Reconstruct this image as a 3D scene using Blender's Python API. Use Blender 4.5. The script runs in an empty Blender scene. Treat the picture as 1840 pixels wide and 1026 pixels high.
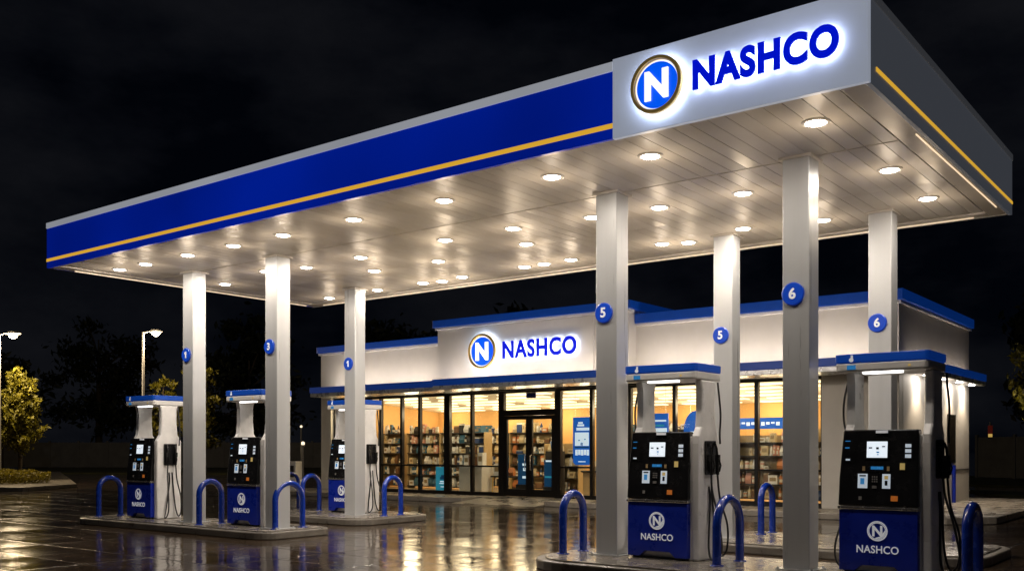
import bpy, math, random
from mathutils import Vector, Matrix
R = random.Random(7)
D = bpy.data
scene = bpy.context.scene
COL = scene.collection
rad = math.radians

# ------------------------------------------------------------------ helpers
def srgb(r, g, b):
    f = lambda v: (v/255/12.92) if v/255 <= .04045 else ((v/255+.055)/1.055)**2.4
    return (f(r), f(g), f(b), 1)

def mat(name, base=(.5, .5, .5), rough=.5, metal=0.0, emit=None, es=0.0, noise=0.0, nscale=6.0,
        bump=0.0, bscale=40.0, coat=0.0, rvar=0.0, stretch=(1, 1, 1), spec=None):
    m = D.materials.new(name); m.use_nodes = True
    nt = m.node_tree; N = nt.nodes; L = nt.links
    p = N['Principled BSDF']
    base = tuple(base[:3])
    p.inputs['Base Color'].default_value = base+(1,)
    p.inputs['Roughness'].default_value = rough
    p.inputs['Metallic'].default_value = metal
    if spec is not None: p.inputs['Specular IOR Level'].default_value = spec
    if coat: p.inputs['Coat Weight'].default_value = coat; p.inputs['Coat Roughness'].default_value = .08
    if emit is not None:
        p.inputs['Emission Color'].default_value = tuple(emit[:3])+(1,)
        p.inputs['Emission Strength'].default_value = es
    if noise or rvar or bump:
        tc = N.new('ShaderNodeTexCoord'); mp = N.new('ShaderNodeMapping')
        mp.inputs['Scale'].default_value = stretch
        L.new(tc.outputs['Object'], mp.inputs['Vector'])
    if noise or rvar:
        n = N.new('ShaderNodeTexNoise'); n.inputs['Scale'].default_value = nscale
        n.inputs['Detail'].default_value = 7; n.inputs['Roughness'].default_value = .62
        L.new(mp.outputs['Vector'], n.inputs['Vector'])
        if noise:
            r = N.new('ShaderNodeValToRGB')
            r.color_ramp.elements[0].position = .3; r.color_ramp.elements[1].position = .72
            r.color_ramp.elements[0].color = tuple(v*(1-noise) for v in base)+(1,)
            r.color_ramp.elements[1].color = tuple(min(1, v*(1+noise*.55)) for v in base)+(1,)
            L.new(n.outputs['Fac'], r.inputs['Fac']); L.new(r.outputs['Color'], p.inputs['Base Color'])
        if rvar:
            mr = N.new('ShaderNodeMapRange')
            mr.inputs[1].default_value = .3; mr.inputs[2].default_value = .7
            mr.inputs[3].default_value = max(.02, rough-rvar); mr.inputs[4].default_value = min(1, rough+rvar)
            L.new(n.outputs['Fac'], mr.inputs[0]); L.new(mr.outputs[0], p.inputs['Roughness'])
    if bump:
        b2 = N.new('ShaderNodeTexNoise'); b2.inputs['Scale'].default_value = bscale; b2.inputs['Detail'].default_value = 4
        L.new(mp.outputs['Vector'], b2.inputs['Vector'])
        b = N.new('ShaderNodeBump'); b.inputs['Strength'].default_value = bump; b.inputs['Distance'].default_value = .01
        L.new(b2.outputs['Fac'], b.inputs['Height']); L.new(b.outputs['Normal'], p.inputs['Normal'])
    return m

class MB:
    """collects shapes, links them as one mesh object"""
    def __init__(s): s.v = []; s.f = []; s.m = []; s.s = []
    def add(s, vs, fs, mi=0, smooth=False):
        o = len(s.v); s.v += [tuple(v) for v in vs]
        for f in fs: s.f.append([o+i for i in f]); s.m.append(mi); s.s.append(smooth)
        return s
    def box(s, x0, x1, y0, y1, z0, z1, mi=0):
        return s.add([(x0,y0,z0),(x1,y0,z0),(x1,y1,z0),(x0,y1,z0),(x0,y0,z1),(x1,y0,z1),(x1,y1,z1),(x0,y1,z1)],
                     [(0,3,2,1),(4,5,6,7),(0,1,5,4),(1,2,6,5),(2,3,7,6),(3,0,4,7)], mi)
    def prism(s, poly, axis, a, b, mi=0, smooth=False):
        """poly: 2-D outline extruded along an axis from a to b (x: (y,z); y: (x,z); z: (x,y))"""
        def P(u, v, w): return {'x': (w,u,v), 'y': (u,w,v), 'z': (u,v,w)}[axis]
        n = len(poly)
        vs = [P(u,v,a) for u,v in poly]+[P(u,v,b) for u,v in poly]
        area = sum(poly[i][0]*poly[(i+1)%n][1]-poly[(i+1)%n][0]*poly[i][1] for i in range(n))
        flip = (area < 0) ^ (axis == 'y') ^ (a > b)
        fs = [tuple(range(n))[::-1], tuple(range(n,2*n))]
        fs += [(i,(i+1)%n,n+(i+1)%n,n+i) for i in range(n)]
        if flip: fs = [f[::-1] for f in fs]
        return s.add(vs, fs, mi, smooth)
    def tube(s, pts, r, n=10, mi=0, cap=True, rs=None):
        pts = [Vector(p) for p in pts]; k = len(pts); vs = []; fs = []
        t0 = (pts[1]-pts[0]).normalized()
        up = Vector((0,0,1)) if abs(t0.z) < .9 else Vector((1,0,0))
        u = t0.cross(up).normalized()
        for i, p in enumerate(pts):
            t = (pts[min(i+1,k-1)]-pts[max(i-1,0)]).normalized()
            u = (u-t*u.dot(t)).normalized(); w = t.cross(u); rr = rs[i] if rs else r
            for j in range(n):
                a = 2*math.pi*j/n; vs.append(p+u*math.cos(a)*rr+w*math.sin(a)*rr)
        for i in range(k-1):
            for j in range(n):
                a = i*n+j; b = i*n+(j+1)%n; fs.append((a,b,b+n,a+n))
        s.add(vs, fs, mi, True)
        if cap:
            s.add(vs[:n], [tuple(range(n))[::-1]], mi); s.add(vs[-n:], [tuple(range(n))], mi)
        return s
    def lathe(s, prof, c=(0,0,0), axis='z', n=24, mi=0, smooth=True):
        vs = []; fs = []
        for r, h in prof:
            for j in range(n):
                a = 2*math.pi*j/n; x, y = r*math.cos(a), r*math.sin(a)
                p = {'z': (x,y,h), 'y': (x,-h,y), 'x': (h,x,y)}[axis]
                vs.append((p[0]+c[0],p[1]+c[1],p[2]+c[2]))
        for i in range(len(prof)-1):
            for j in range(n):
                a = i*n+j; b = i*n+(j+1)%n; fs.append((a,b,b+n,a+n))
        return s.add(vs, fs, mi, smooth)
    def disc(s, c, r, axis='y', n=32, mi=0):
        return s.lathe([(r,0),(0.0001,0)], c, axis, n, mi, False)
    def mesh(s, name, mats):
        me = D.meshes.new(name); me.from_pydata(s.v, [], s.f)
        for m in mats: me.materials.append(m)
        me.polygons.foreach_set('material_index', s.m); me.polygons.foreach_set('use_smooth', s.s)
        me.update(); return me
    def build(s, name, mats, parent=None, loc=(0,0,0), rz=0, bevel=0, seg=2):
        if not isinstance(mats, (list, tuple)): mats = [mats]
        return link(name, s.mesh(name, mats), parent, loc, rz, bevel, seg)

def link(name, me, parent=None, loc=(0,0,0), rz=0, bevel=0, seg=2):
    o = D.objects.new(name, me); COL.objects.link(o); o.location = loc; o.rotation_euler = (0,0,rz)
    if parent: o.parent = parent
    if bevel:
        b = o.modifiers.new('bevel', 'BEVEL'); b.width = bevel; b.segments = seg; b.limit_method = 'ANGLE'; b.angle_limit = rad(35)
    return o
def tag(o, label, cat, group=None, kind=None):
    if label: o['label'] = label
    if cat: o['category'] = cat
    if group: o['group'] = group
    if kind: o['kind'] = kind
    return o
def empty(name, loc, label, cat, group=None, rz=0):
    o = D.objects.new(name, None); COL.objects.link(o); o.location = loc; o.rotation_euler = (0,0,rz)
    o.empty_display_size = .2
    return tag(o, label, cat, group)
def children(o): return [c for c in D.objects if c.parent == o]
def copy_tree(o, parent=None):
    c = o.copy(); COL.objects.link(c)
    if parent: c.parent = parent
    for ch in children(o): copy_tree(ch, c)
    return c
def text_mb(txt, width=None, height=None, bold=0.0, depth=.02, spacing=1.0):
    """lettering in the XZ plane, facing -Y, lower left corner at the origin; returns an MB"""
    cu = D.curves.new('txt', 'FONT'); cu.body = txt; cu.size = 1; cu.offset = bold; cu.extrude = .5; cu.space_character = spacing
    cu.resolution_u = 6
    o = D.objects.new('txt', cu); COL.objects.link(o)
    dg = bpy.context.evaluated_depsgraph_get(); me = D.meshes.new_from_object(o.evaluated_get(dg))
    D.objects.remove(o); D.curves.remove(cu)
    xs = [v.co.x for v in me.vertices]; ys = [v.co.y for v in me.vertices]
    w0, h0 = max(xs)-min(xs), max(ys)-min(ys)
    sy = (height/h0) if height else width/w0
    sx = (width/w0) if width else sy
    mb = MB()
    mb.add([((v.co.x-min(xs))*sx, -(v.co.z+.5)*depth, (v.co.y-min(ys))*sy) for v in me.vertices],
           [tuple(p.vertices) for p in me.polygons])
    D.meshes.remove(me)
    mb.w = w0*sx; mb.h = h0*sy
    return mb
def moved(mb, x=0, y=0, z=0):
    mb.v = [(a+x,b+y,c+z) for a,b,c in mb.v]; return mb
def light(name, kind, loc, energy, color, parent=None, **kw):
    l = D.lights.new(name, kind); l.energy = energy; l.color = color
    for k, v in kw.items(): setattr(l, k, v)
    o = D.objects.new(name, l); COL.objects.link(o); o.location = loc
    if parent: o.parent = parent
    return o

WARM = (1.0, .78, .52)
# ------------------------------------------------------------------ materials
M = {}
def uneven(m, sc, lo, hi):
    N = m.node_tree.nodes; L = m.node_tree.links; p = N['Principled BSDF']; st = p.inputs['Emission Strength'].default_value
    tc = N.new('ShaderNodeTexCoord'); n = N.new('ShaderNodeTexNoise'); n.inputs['Scale'].default_value = sc; n.inputs['Detail'].default_value = 2
    L.new(tc.outputs['Object'], n.inputs['Vector']); r = N.new('ShaderNodeMapRange'); r.inputs[1].default_value = .3; r.inputs[2].default_value = .7
    r.inputs[3].default_value = st*lo; r.inputs[4].default_value = st*hi; L.new(n.outputs['Fac'], r.inputs[0]); L.new(r.outputs[0], p.inputs['Emission Strength'])
M['steel'] = mat('column_metal', (.57,.585,.6), .32, .35, noise=.03, nscale=2.0, rvar=.06, stretch=(6,6,.2))
M['soffit_back'] = mat('soffit_backing', (.3,.27,.23), .6)
M['border'] = mat('border_metal', (.66,.62,.57), .35, .2, noise=.1, rvar=.08)
M['white_paint'] = mat('white_paint', (.74,.73,.71), .38, noise=.1, nscale=3, rvar=.1)
M['pump_white'] = mat('pump_white', (.86,.85,.84), .33, noise=.14, nscale=4, rvar=.1)
M['blue'] = mat('blue_enamel', (.007,.028,.42), .3, noise=.2, nscale=3, rvar=.08, coat=.3)
M['bollard_blue'] = mat('bollard_blue', (.006,.036,.33), .22, noise=.25, nscale=8, rvar=.1, coat=.6)
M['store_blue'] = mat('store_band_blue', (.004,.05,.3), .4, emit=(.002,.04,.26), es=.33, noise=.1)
M['topper_blue'] = mat('topper_blue', (.005,.06,.36), .35, emit=(.003,.04,.28), es=.35)
M['black'] = mat('black_plastic', (.012,.012,.013), .22, noise=.3, nscale=5, rvar=.1)
M['rubber'] = mat('hose_rubber', (.014,.014,.015), .42)
M['frame'] = mat('dark_bronze_frame', (.012,.01,.009), .35, .3)
M['chrome'] = mat('brushed_chrome', (.62,.6,.57), .22, .9, rvar=.08, nscale=20)
M['wall'] = mat('wall_panel', (.66,.63,.58), .6, noise=.08, nscale=1.2, bump=.06, bscale=30)
M['white_em'] = mat('lit_white', (.8,.8,.8), .4, emit=(1,1,1), es=1.1)
M['letter_blue'] = mat('lit_letter_blue', (.004,.01,.35), .4, emit=(.0,.006,.55), es=1.0)
M['disc_blue'] = mat('lit_disc_blue', (.004,.05,.5), .4, emit=(.0,.09,.85), es=1.0)
M['gold'] = mat('gold_ring', (.75,.5,.16), .3, 1.0, emit=(.75,.5,.15), es=.1)  # slight glow added to the metal, since nothing in front lights it
M['halo'] = mat('halo_led', (.8,.85,1), .5, emit=(.66,.77,1), es=9)
M['halo_soft'] = mat('halo_led_soft', (.8,.85,1), .5, emit=(.66,.78,1), es=9)
M['fascia_blue'] = mat('backlit_blue_face', (.004,.012,.2), .32, emit=(.0,.011,.25), es=.85, noise=.12, nscale=.5)
M['fascia_white'] = mat('backlit_white_face', (.6,.63,.7), .38, emit=(.62,.68,.82), es=.36, noise=.06, nscale=.8)
M['trim_white'] = mat('backlit_trim', (.6,.61,.64), .4, emit=(.6,.63,.7), es=.42)
M['trim_dim'] = mat('dull_trim', (.4,.4,.42), .4, emit=(.6,.63,.7), es=.04)  # unlit end trim; slight emission in place of ambient light
M['stripe'] = mat('backlit_yellow', (.8,.42,.03), .4, emit=(.85,.47,.04), es=.75)
M['fascia_dark'] = mat('grey_face_added_glow', (.09,.1,.12), .32, emit=(.6,.66,.8), es=.055, noise=.15, nscale=.7)  # unlit end panel; weak emission stands in for light falling on it
uneven(M['fascia_blue'], .35, .72, 1.2); uneven(M['fascia_white'], .7, .85, 1.1); uneven(M['trim_white'], .5, .85, 1.1)
M['badge'] = mat('badge_blue', (.006,.05,.4), .3, emit=(.002,.03,.28), es=.5)
M['lens'] = mat('lamp_lens', (.9,.85,.75), .3, emit=(1,.89,.77), es=275)
M['led'] = mat('led_strip', (.9,.85,.75), .3, emit=(1,.74,.46), es=1.0)
M['led_dim'] = mat('led_strip_dim', (.9,.85,.75), .3, emit=(1,.76,.5), es=.7)
M['wash_led'] = mat('wall_wash_led', (.9,.85,.75), .3, emit=(1,.85,.68), es=42)
M['awning_metal'] = mat('awning_metal', (.72,.74,.78), .3, .5, noise=.2, nscale=4, rvar=.1)
M['wash_dim'] = mat('wall_wash_dim', (.9,.85,.75), .3, emit=(1,.82,.6), es=12)
M['tube_led'] = mat('topper_tube', (.9,.9,.9), .3, emit=(1,.97,.92), es=3.5)
M['screen'] = mat('screen_glow', (.6,.6,.6), .3, emit=(.8,.9,1), es=.85)
M['lcd'] = mat('lcd_blue', (.02,.1,.2), .25, emit=(.02,.16,.4), es=.7)
M['card_white'] = mat('card_white', (.7,.72,.75), .4, emit=(.7,.85,1), es=.35)
M['sky_blue'] = mat('pictogram_blue', (.05,.3,.7), .4, emit=(.05,.3,.7), es=.3)
M['sticker_y'] = mat('sticker_yellow', (.75,.55,.2), .5, emit=(.8,.6,.2), es=.2)
M['sticker_o'] = mat('sticker_orange', (.7,.2,.03), .5, emit=(.7,.2,.03), es=.2)
M['print_white'] = mat('print_white', (.8,.8,.8), .45, emit=(.9,.93,1), es=.22)
M['concrete'] = mat('wet_concrete', (.2,.18,.155), .22, noise=.35, nscale=3, rvar=.2, bump=.2, bscale=25)
M['kerb'] = mat('kerb_stone', (.15,.135,.115), .4, noise=.35, nscale=4, rvar=.2, bump=.25, bscale=30)
M['pave'] = mat('wet_pavement', (.3,.27,.23), .32, noise=.3, nscale=2, rvar=.18, bump=.15, bscale=20)
M['floor_tile'] = mat('shop_floor', (.62,.5,.34), .22, noise=.1)
M['shop_wall'] = mat('shop_wall', (.72,.43,.16), .7, noise=.06)
M['shop_ceiling'] = mat('shop_ceiling', (.8,.72,.58), .8, noise=.25, nscale=2.5, stretch=(.35,2.2,1))
M['ceil_led'] = mat('shop_tube', (.9,.85,.75), .3, emit=(1,.8,.52), es=1.5)
SHOP = (1,.79,.5)
M['shelf_dark'] = mat('shelf_dark', (.03,.027,.025), .5)
M['shelf_wood'] = mat('shelf_back', (.5,.35,.17), .6, noise=.15)
M['cabinet'] = mat('cabinet_white', (.74,.71,.66), .35, noise=.06)
M['pole'] = mat('lamp_pole', (.35,.34,.33), .4, .4)
M['lamp_glow'] = mat('street_lamp_glow', (.9,.85,.7), .3, emit=(1,.8,.52), es=60)
M['bark'] = mat('bark', (.06,.045,.03), .85, noise=.4, nscale=12, bump=.6, bscale=30)
M['fence'] = mat('fence_panel', (.13,.125,.12), .8, noise=.25, nscale=1.5)
M['roofing'] = mat('roof_membrane', (.05,.05,.055), .8, noise=.2)
M['hatch'] = mat('window_dark', (.02,.016,.012), .12)

def foliage_mat(name, a, b):
    m = D.materials.new(name); m.use_nodes = True; N = m.node_tree.nodes; L = m.node_tree.links
    p = N['Principled BSDF']; p.inputs['Roughness'].default_value = .55
    g = N.new('ShaderNodeNewGeometry'); r = N.new('ShaderNodeValToRGB')
    r.color_ramp.elements[0].color = tuple(a)+(1,); r.color_ramp.elements[1].color = tuple(b)+(1,)
    L.new(g.outputs['Random Per Island'], r.inputs['Fac']); L.new(r.outputs['Color'], p.inputs['Base Color'])
    t = N.new('ShaderNodeBsdfTranslucent'); L.new(r.outputs['Color'], t.inputs['Color'])
    mx = N.new('ShaderNodeMixShader'); mx.inputs[0].default_value = .4
    L.new(p.outputs[0], mx.inputs[1]); L.new(t.outputs[0], mx.inputs[2])
    L.new(mx.outputs[0], N['Material Output'].inputs['Surface']); return m
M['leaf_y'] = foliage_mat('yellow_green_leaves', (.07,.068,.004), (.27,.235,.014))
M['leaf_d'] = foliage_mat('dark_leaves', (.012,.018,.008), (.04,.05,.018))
M['leaf_h'] = foliage_mat('hedge_leaves', (.12,.1,.008), (.26,.21,.02))

def soffit_mat():
    m = D.materials.new('soffit_plank'); m.use_nodes = True; N = m.node_tree.nodes; L = m.node_tree.links
    p = N['Principled BSDF']; g = N.new('ShaderNodeNewGeometry')
    r = N.new('ShaderNodeValToRGB'); r.color_ramp.elements[0].color = (.7,.66,.61,1); r.color_ramp.elements[1].color = (.86,.83,.79,1)
    L.new(g.outputs['Random Per Island'], r.inputs['Fac'])
    tc = N.new('ShaderNodeTexCoord'); n = N.new('ShaderNodeTexNoise'); n.inputs['Scale'].default_value = 1.6; n.inputs['Detail'].default_value = 6
    L.new(tc.outputs['Object'], n.inputs['Vector'])
    mx = N.new('ShaderNodeMixRGB'); mx.blend_type = 'MULTIPLY'; mx.inputs[0].default_value = .18
    r2 = N.new('ShaderNodeValToRGB'); r2.color_ramp.elements[0].position = .3; r2.color_ramp.elements[1].position = .6
    r2.color_ramp.elements[0].color = (.6,.56,.5,1)
    L.new(n.outputs['Fac'], r2.inputs['Fac']); L.new(r.outputs['Color'], mx.inputs[1]); L.new(r2.outputs['Color'], mx.inputs[2])
    L.new(mx.outputs[0], p.inputs['Base Color'])
    mr = N.new('ShaderNodeMapRange'); mr.inputs[3].default_value = .33; mr.inputs[4].default_value = .5
    L.new(g.outputs['Random Per Island'], mr.inputs[0]); L.new(mr.outputs[0], p.inputs['Roughness'])
    p.inputs['Specular IOR Level'].default_value = .45
    n2 = N.new('ShaderNodeTexNoise'); n2.inputs['Scale'].default_value = 2.5
    L.new(tc.outputs['Object'], n2.inputs['Vector'])
    b = N.new('ShaderNodeBump'); b.inputs['Strength'].default_value = .12; b.inputs['Distance'].default_value = .03
    L.new(n2.outputs['Fac'], b.inputs['Height']); L.new(b.outputs['Normal'], p.inputs['Normal'])
    return m
M['soffit'] = soffit_mat()

def glass_mat():
    m = D.materials.new('window_glass'); m.use_nodes = True; N = m.node_tree.nodes; L = m.node_tree.links
    N.remove(N['Principled BSDF'])
    t = N.new('ShaderNodeBsdfTransparent'); t.inputs[0].default_value = (.93,.95,.93,1)
    g = N.new('ShaderNodeBsdfGlossy'); g.inputs['Roughness'].default_value = .02
    lw = N.new('ShaderNodeLayerWeight'); lw.inputs[0].default_value = .5
    pw = N.new('ShaderNodeMath'); pw.operation = 'POWER'; pw.inputs[1].default_value = 5; L.new(lw.outputs['Facing'], pw.inputs[0])
    f = N.new('ShaderNodeMath'); f.operation = 'MULTIPLY_ADD'; f.inputs[1].default_value = .9; f.inputs[2].default_value = .03; L.new(pw.outputs[0], f.inputs[0])
    mx = N.new('ShaderNodeMixShader'); L.new(f.outputs[0], mx.inputs[0]); L.new(t.outputs[0], mx.inputs[1]); L.new(g.outputs[0], mx.inputs[2])
    L.new(mx.outputs[0], N['Material Output'].inputs['Surface']); return m
M['glass'] = glass_mat()

def asphalt_mat():
    m = D.materials.new('wet_asphalt'); m.use_nodes = True; N = m.node_tree.nodes; L = m.node_tree.links
    p = N['Principled BSDF']
    tc = N.new('ShaderNodeTexCoord'); O = tc.outputs['Object']
    def noise(sc, det=5, ro=.55, st=None):
        n = N.new('ShaderNodeTexNoise'); n.inputs['Scale'].default_value = sc; n.inputs['Detail'].default_value = det; n.inputs['Roughness'].default_value = ro
        if st:
            mp = N.new('ShaderNodeMapping'); mp.inputs['Scale'].default_value = st; L.new(O, mp.inputs['Vector']); L.new(mp.outputs[0], n.inputs['Vector'])
        else: L.new(O, n.inputs['Vector'])
        return n.outputs['Fac']
    def rng(src, a, b, c, d):
        r = N.new('ShaderNodeMapRange'); r.interpolation_type = 'SMOOTHSTEP'
        for i, v in enumerate((a,b,c,d)): r.inputs[i+1].default_value = v
        L.new(src, r.inputs[0]); return r.outputs[0]
    def math_(op, a, b):
        n = N.new('ShaderNodeMath'); n.operation = op
        for i, v in enumerate((a,b)):
            if isinstance(v, (int,float)): n.inputs[i].default_value = v
            else: L.new(v, n.inputs[i])
        return n.outputs[0]
    big = noise(.35, 4); pud = rng(big, .42, .58, 0, 1)
    # colour
    r = N.new('ShaderNodeValToRGB'); r.color_ramp.elements[0].color = (.022,.015,.01,1); r.color_ramp.elements[1].color = (.092,.064,.042,1)
    r.color_ramp.elements[0].position = .33; r.color_ramp.elements[1].position = .7
    L.new(noise(1.1, 8, .7), r.inputs['Fac'])
    def bricks(w, h, mort, off):
        br = N.new('ShaderNodeTexBrick'); br.offset = off; br.inputs['Scale'].default_value = 1
        br.inputs['Brick Width'].default_value = w; br.inputs['Row Height'].default_value = h
        br.inputs['Mortar Size'].default_value = mort; br.inputs['Mortar Smooth'].default_value = .5
        br.inputs['Color1'].default_value = (0,0,0,1); br.inputs['Color2'].default_value = (1,1,1,1)
        br.inputs['Mortar'].default_value = (.5,.5,.5,1)
        wv = N.new('ShaderNodeVectorMath'); wv.operation = 'ADD'; ns = N.new('ShaderNodeTexNoise'); ns.inputs['Scale'].default_value = 1.7
        L.new(O, ns.inputs['Vector']); sc = N.new('ShaderNodeVectorMath'); sc.operation = 'SCALE'; sc.inputs['Scale'].default_value = .05
        L.new(ns.outputs['Color'], sc.inputs[0]); L.new(O, wv.inputs[0]); L.new(sc.outputs[0], wv.inputs[1]); L.new(wv.outputs[0], br.inputs['Vector'])
        return br.outputs['Fac'], br.outputs['Color']
    jf, _ = bricks(3.2, 2.0, .03, 0); pf, pc = bricks(1.6, 1.0, .022, 0)
    lines = math_('MAXIMUM', jf, math_('MULTIPLY', pf, .6))
    mx = N.new('ShaderNodeMixRGB'); mx.inputs[2].default_value = (.008,.006,.005,1)
    L.new(lines, mx.inputs[0]); L.new(r.outputs[0], mx.inputs[1]); L.new(mx.outputs[0], p.inputs['Base Color'])
    tone = N.new('ShaderNodeMixRGB'); tone.blend_type = 'MULTIPLY'; tone.inputs[0].default_value = .35
    L.new(mx.outputs[0], tone.inputs[1]); L.new(pc, tone.inputs[2]); L.new(tone.outputs[0], p.inputs['Base Color'])
    rough = math_('ADD', rng(noise(.9, 6, .65), .35, .7, .02, .12), math_('MULTIPLY', rng(pc, 0, 1, 0, 1), .05))
    L.new(math_('ADD', rough, math_('MULTIPLY', lines, .15)), p.inputs['Roughness'])
    p.inputs['IOR'].default_value = 1.6
    # bump: ripples, pavers and aggregate, weaker in the puddles
    h1 = noise(1.7, 3, .45); h2 = noise(8, 3, .5); h3 = noise(140, 2, .6)
    h = math_('ADD', math_('MULTIPLY', h1, .017), math_('ADD', math_('MULTIPLY', h2, .003), math_('MULTIPLY', math_('MULTIPLY', h3, .0008), rng(pud,0,1,1,.2))))
    h = math_('ADD', h, math_('MULTIPLY', rng(pc,0,1,0,1), .0025))
    # every slab lies a little out of level
    def vm(op, a, b=None):
        n = N.new('ShaderNodeVectorMath'); n.operation = op; L.new(a, n.inputs[0])
        if isinstance(b, tuple): n.inputs[1].default_value = b
        elif b is not None: L.new(b, n.inputs[1])
        return n
    q = vm('MULTIPLY', O, (1/1.6, 1, 0)).outputs[0]; fl = vm('FLOOR', q).outputs[0]
    fr = vm('SUBTRACT', q, fl).outputs[0]; wn = N.new('ShaderNodeTexWhiteNoise'); L.new(fl, wn.inputs['Vector'])
    tilt = vm('DOT_PRODUCT', vm('SUBTRACT', fr, (.5,.5,0)).outputs[0], vm('SUBTRACT', wn.outputs['Color'], (.5,.5,.5)).outputs[0]).outputs['Value']
    h = math_('ADD', h, math_('MULTIPLY', tilt, .035))
    h = math_('SUBTRACT', h, math_('MULTIPLY', lines, .012))
    b = N.new('ShaderNodeBump'); b.inputs['Strength'].default_value = .5; b.inputs['Distance'].default_value = 1.0
    L.new(h, b.inputs['Height']); L.new(b.outputs['Normal'], p.inputs['Normal'])
    return m
M['asphalt'] = asphalt_mat()
M['grass'] = mat('night_grass', (.05,.05,.015), .9, noise=.6, nscale=1.2, bump=1, bscale=60)

# ------------------------------------------------------------------ ground
MB().add([(-400,-60,0),(250,-60,0),(250,420,0),(-400,420,0)], [(0,1,2,3)]).build('ground', M['asphalt'])['kind'] = 'structure'
def plate(name, poly, z0, z1, m, bevel=.015):
    o = MB().prism(poly, 'z', z0, z1).build(name, m, bevel=bevel); return o
def rounded(x0, x1, y0, y1, r, n=7, ends='both'):
    P = []
    for cx, cy, a0 in ((x1-r,y0+r,-90),(x1-r,y1-r,0),(x0+r,y1-r,90),(x0+r,y0+r,180)):
        for i in range(n+1):
            a = rad(a0+90*i/n); P.append((cx+r*math.cos(a), cy+r*math.sin(a)))
    return P
# pavement round the store, with the dropped kerb in front of the doors
def pavement():
    prof = [(-27.6,21.55),(-19.4,21.55),(-18.7,21.75),(-18.7,23.1),(-15.7,23.1),(-15.7,21.75),(-15.0,21.55),(-5.2,21.55),(-4.4,22.3),(-4.4,31),(-27.6,31)]
    o = plate('pavement', prof, .0, .15, M['pave'], .02); o['kind'] = 'structure'
    MB().add([(-18.69,21.3,.006),(-15.71,21.3,.006),(-15.71,23.12,.15),(-18.69,23.12,.15),(-18.69,21.3,-.05),(-15.71,21.3,-.05),(-15.71,23.12,-.05),(-18.69,23.12,-.05)],
             [(0,1,2,3),(4,5,1,0),(5,6,2,1),(6,7,3,2),(7,4,0,3)]).build('pavement', M['pave'])['kind'] = 'structure'
pavement()
# lawns beyond
def lawn(poly): plate('lawn', poly, -.05, .05, M['grass'], .0)['kind'] = 'structure'
lawn([(-64,30),(-40,43),(-60,75),(-120,60)]); lawn([(-7.5,36),(6,30.5),(8,33),(-9,39.5)]); lawn([(-12,46),(12,38),(30,60),(-14,60)])

# pump islands
ISL = [('long kerbed concrete island with two fuel pumps on the left, nearest the road', -19.95,-13.6,10.6,12.25,.35),
       ('kerbed concrete island at the near right carrying two large fuel pumps', -7.88,-1.6,10.2,12.3,.8),
       ('kerbed concrete island nearer the shop at left with one hidden fuel pump', -18.3,-14.6,13.75,16.1,.5),
       ('kerbed concrete island nearer the shop at right behind the large pumps', -7.4,-2.9,13.75,16.2,.6)]
for lb, x0, x1, y0, y1, r in ISL:
    e = empty('pump_island', ((x0+x1)/2,(y0+y1)/2,0), lb, 'island', 'raised pump islands')
    w, h = (x1-x0)/2, (y1-y0)/2
    MB().prism(rounded(-w,w,-h,h,r), 'z', 0, .13).build('kerb', M['kerb'], e, bevel=.02)
    MB().prism(rounded(-w+.12,w-.12,-h+.12,h-.12,max(.1,r-.12)), 'z', .1305, .15).build('slab', M['concrete'], e, bevel=.006)

# ------------------------------------------------------------------ canopy
CX0, CX1, CY0, CY1, CZ0, CZ1 = -18.3, -2.9, 9.2, 15.75, 5.02, 5.89
can = empty('canopy', (-10.6,12.5,0), 'large white and blue petrol station canopy on seven square columns', 'canopy')
def C(mb, name, m, parent=can, **k):
    """parts of the canopy are written in world coordinates"""
    if parent is can: moved(mb, 10.6,-12.5,0)
    return mb.build(name, m, parent, **k)
C(MB().box(CX0+.06,CX1-.06,CY0+.06,CY1-.06,5.3,5.8), 'roof_deck', M['roofing'])
SX = -5.69
C(MB().box(CX0,SX-.004,CY0,CY0+.05,CZ0,5.765), 'front_fascia', M['fascia_blue'], bevel=.004)
C(MB().box(CX0,SX-.004,CY0-.015,CY0+.05,5.768,5.87), 'fascia_trim', M['trim_white'], bevel=.004)
C(MB().box(CX0,SX-.004,CY0-.008,CY0-.001,5.135,5.19), 'stripe', M['stripe'])
sp = C(MB().box(SX,CX1,CY0-.02,CY0+.05,CZ0-.01,CZ1), 'sign_panel', M['fascia_white'], bevel=.006)
def sp_part(mb, name, m, **k): return moved(mb, 10.6,-12.5,0).build(name, m, sp, **k)
# right end
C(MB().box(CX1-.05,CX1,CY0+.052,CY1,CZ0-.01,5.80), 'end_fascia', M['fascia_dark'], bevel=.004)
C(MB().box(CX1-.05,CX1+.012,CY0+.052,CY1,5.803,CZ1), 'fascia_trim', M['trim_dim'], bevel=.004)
C(MB().box(CX1+.001,CX1+.008,CY0+.2,CY1,5.165,5.205), 'stripe', M['stripe'])
# left end and back
C(MB().box(CX0,CX0+.05,CY0+.052,CY1-.052,CZ0,5.80), 'end_fascia', M['blue'])
C(MB().box(CX0,CX1-.052,CY1-.05,CY1,CZ0,5.80), 'rear_fascia', M['white_paint'])
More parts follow.
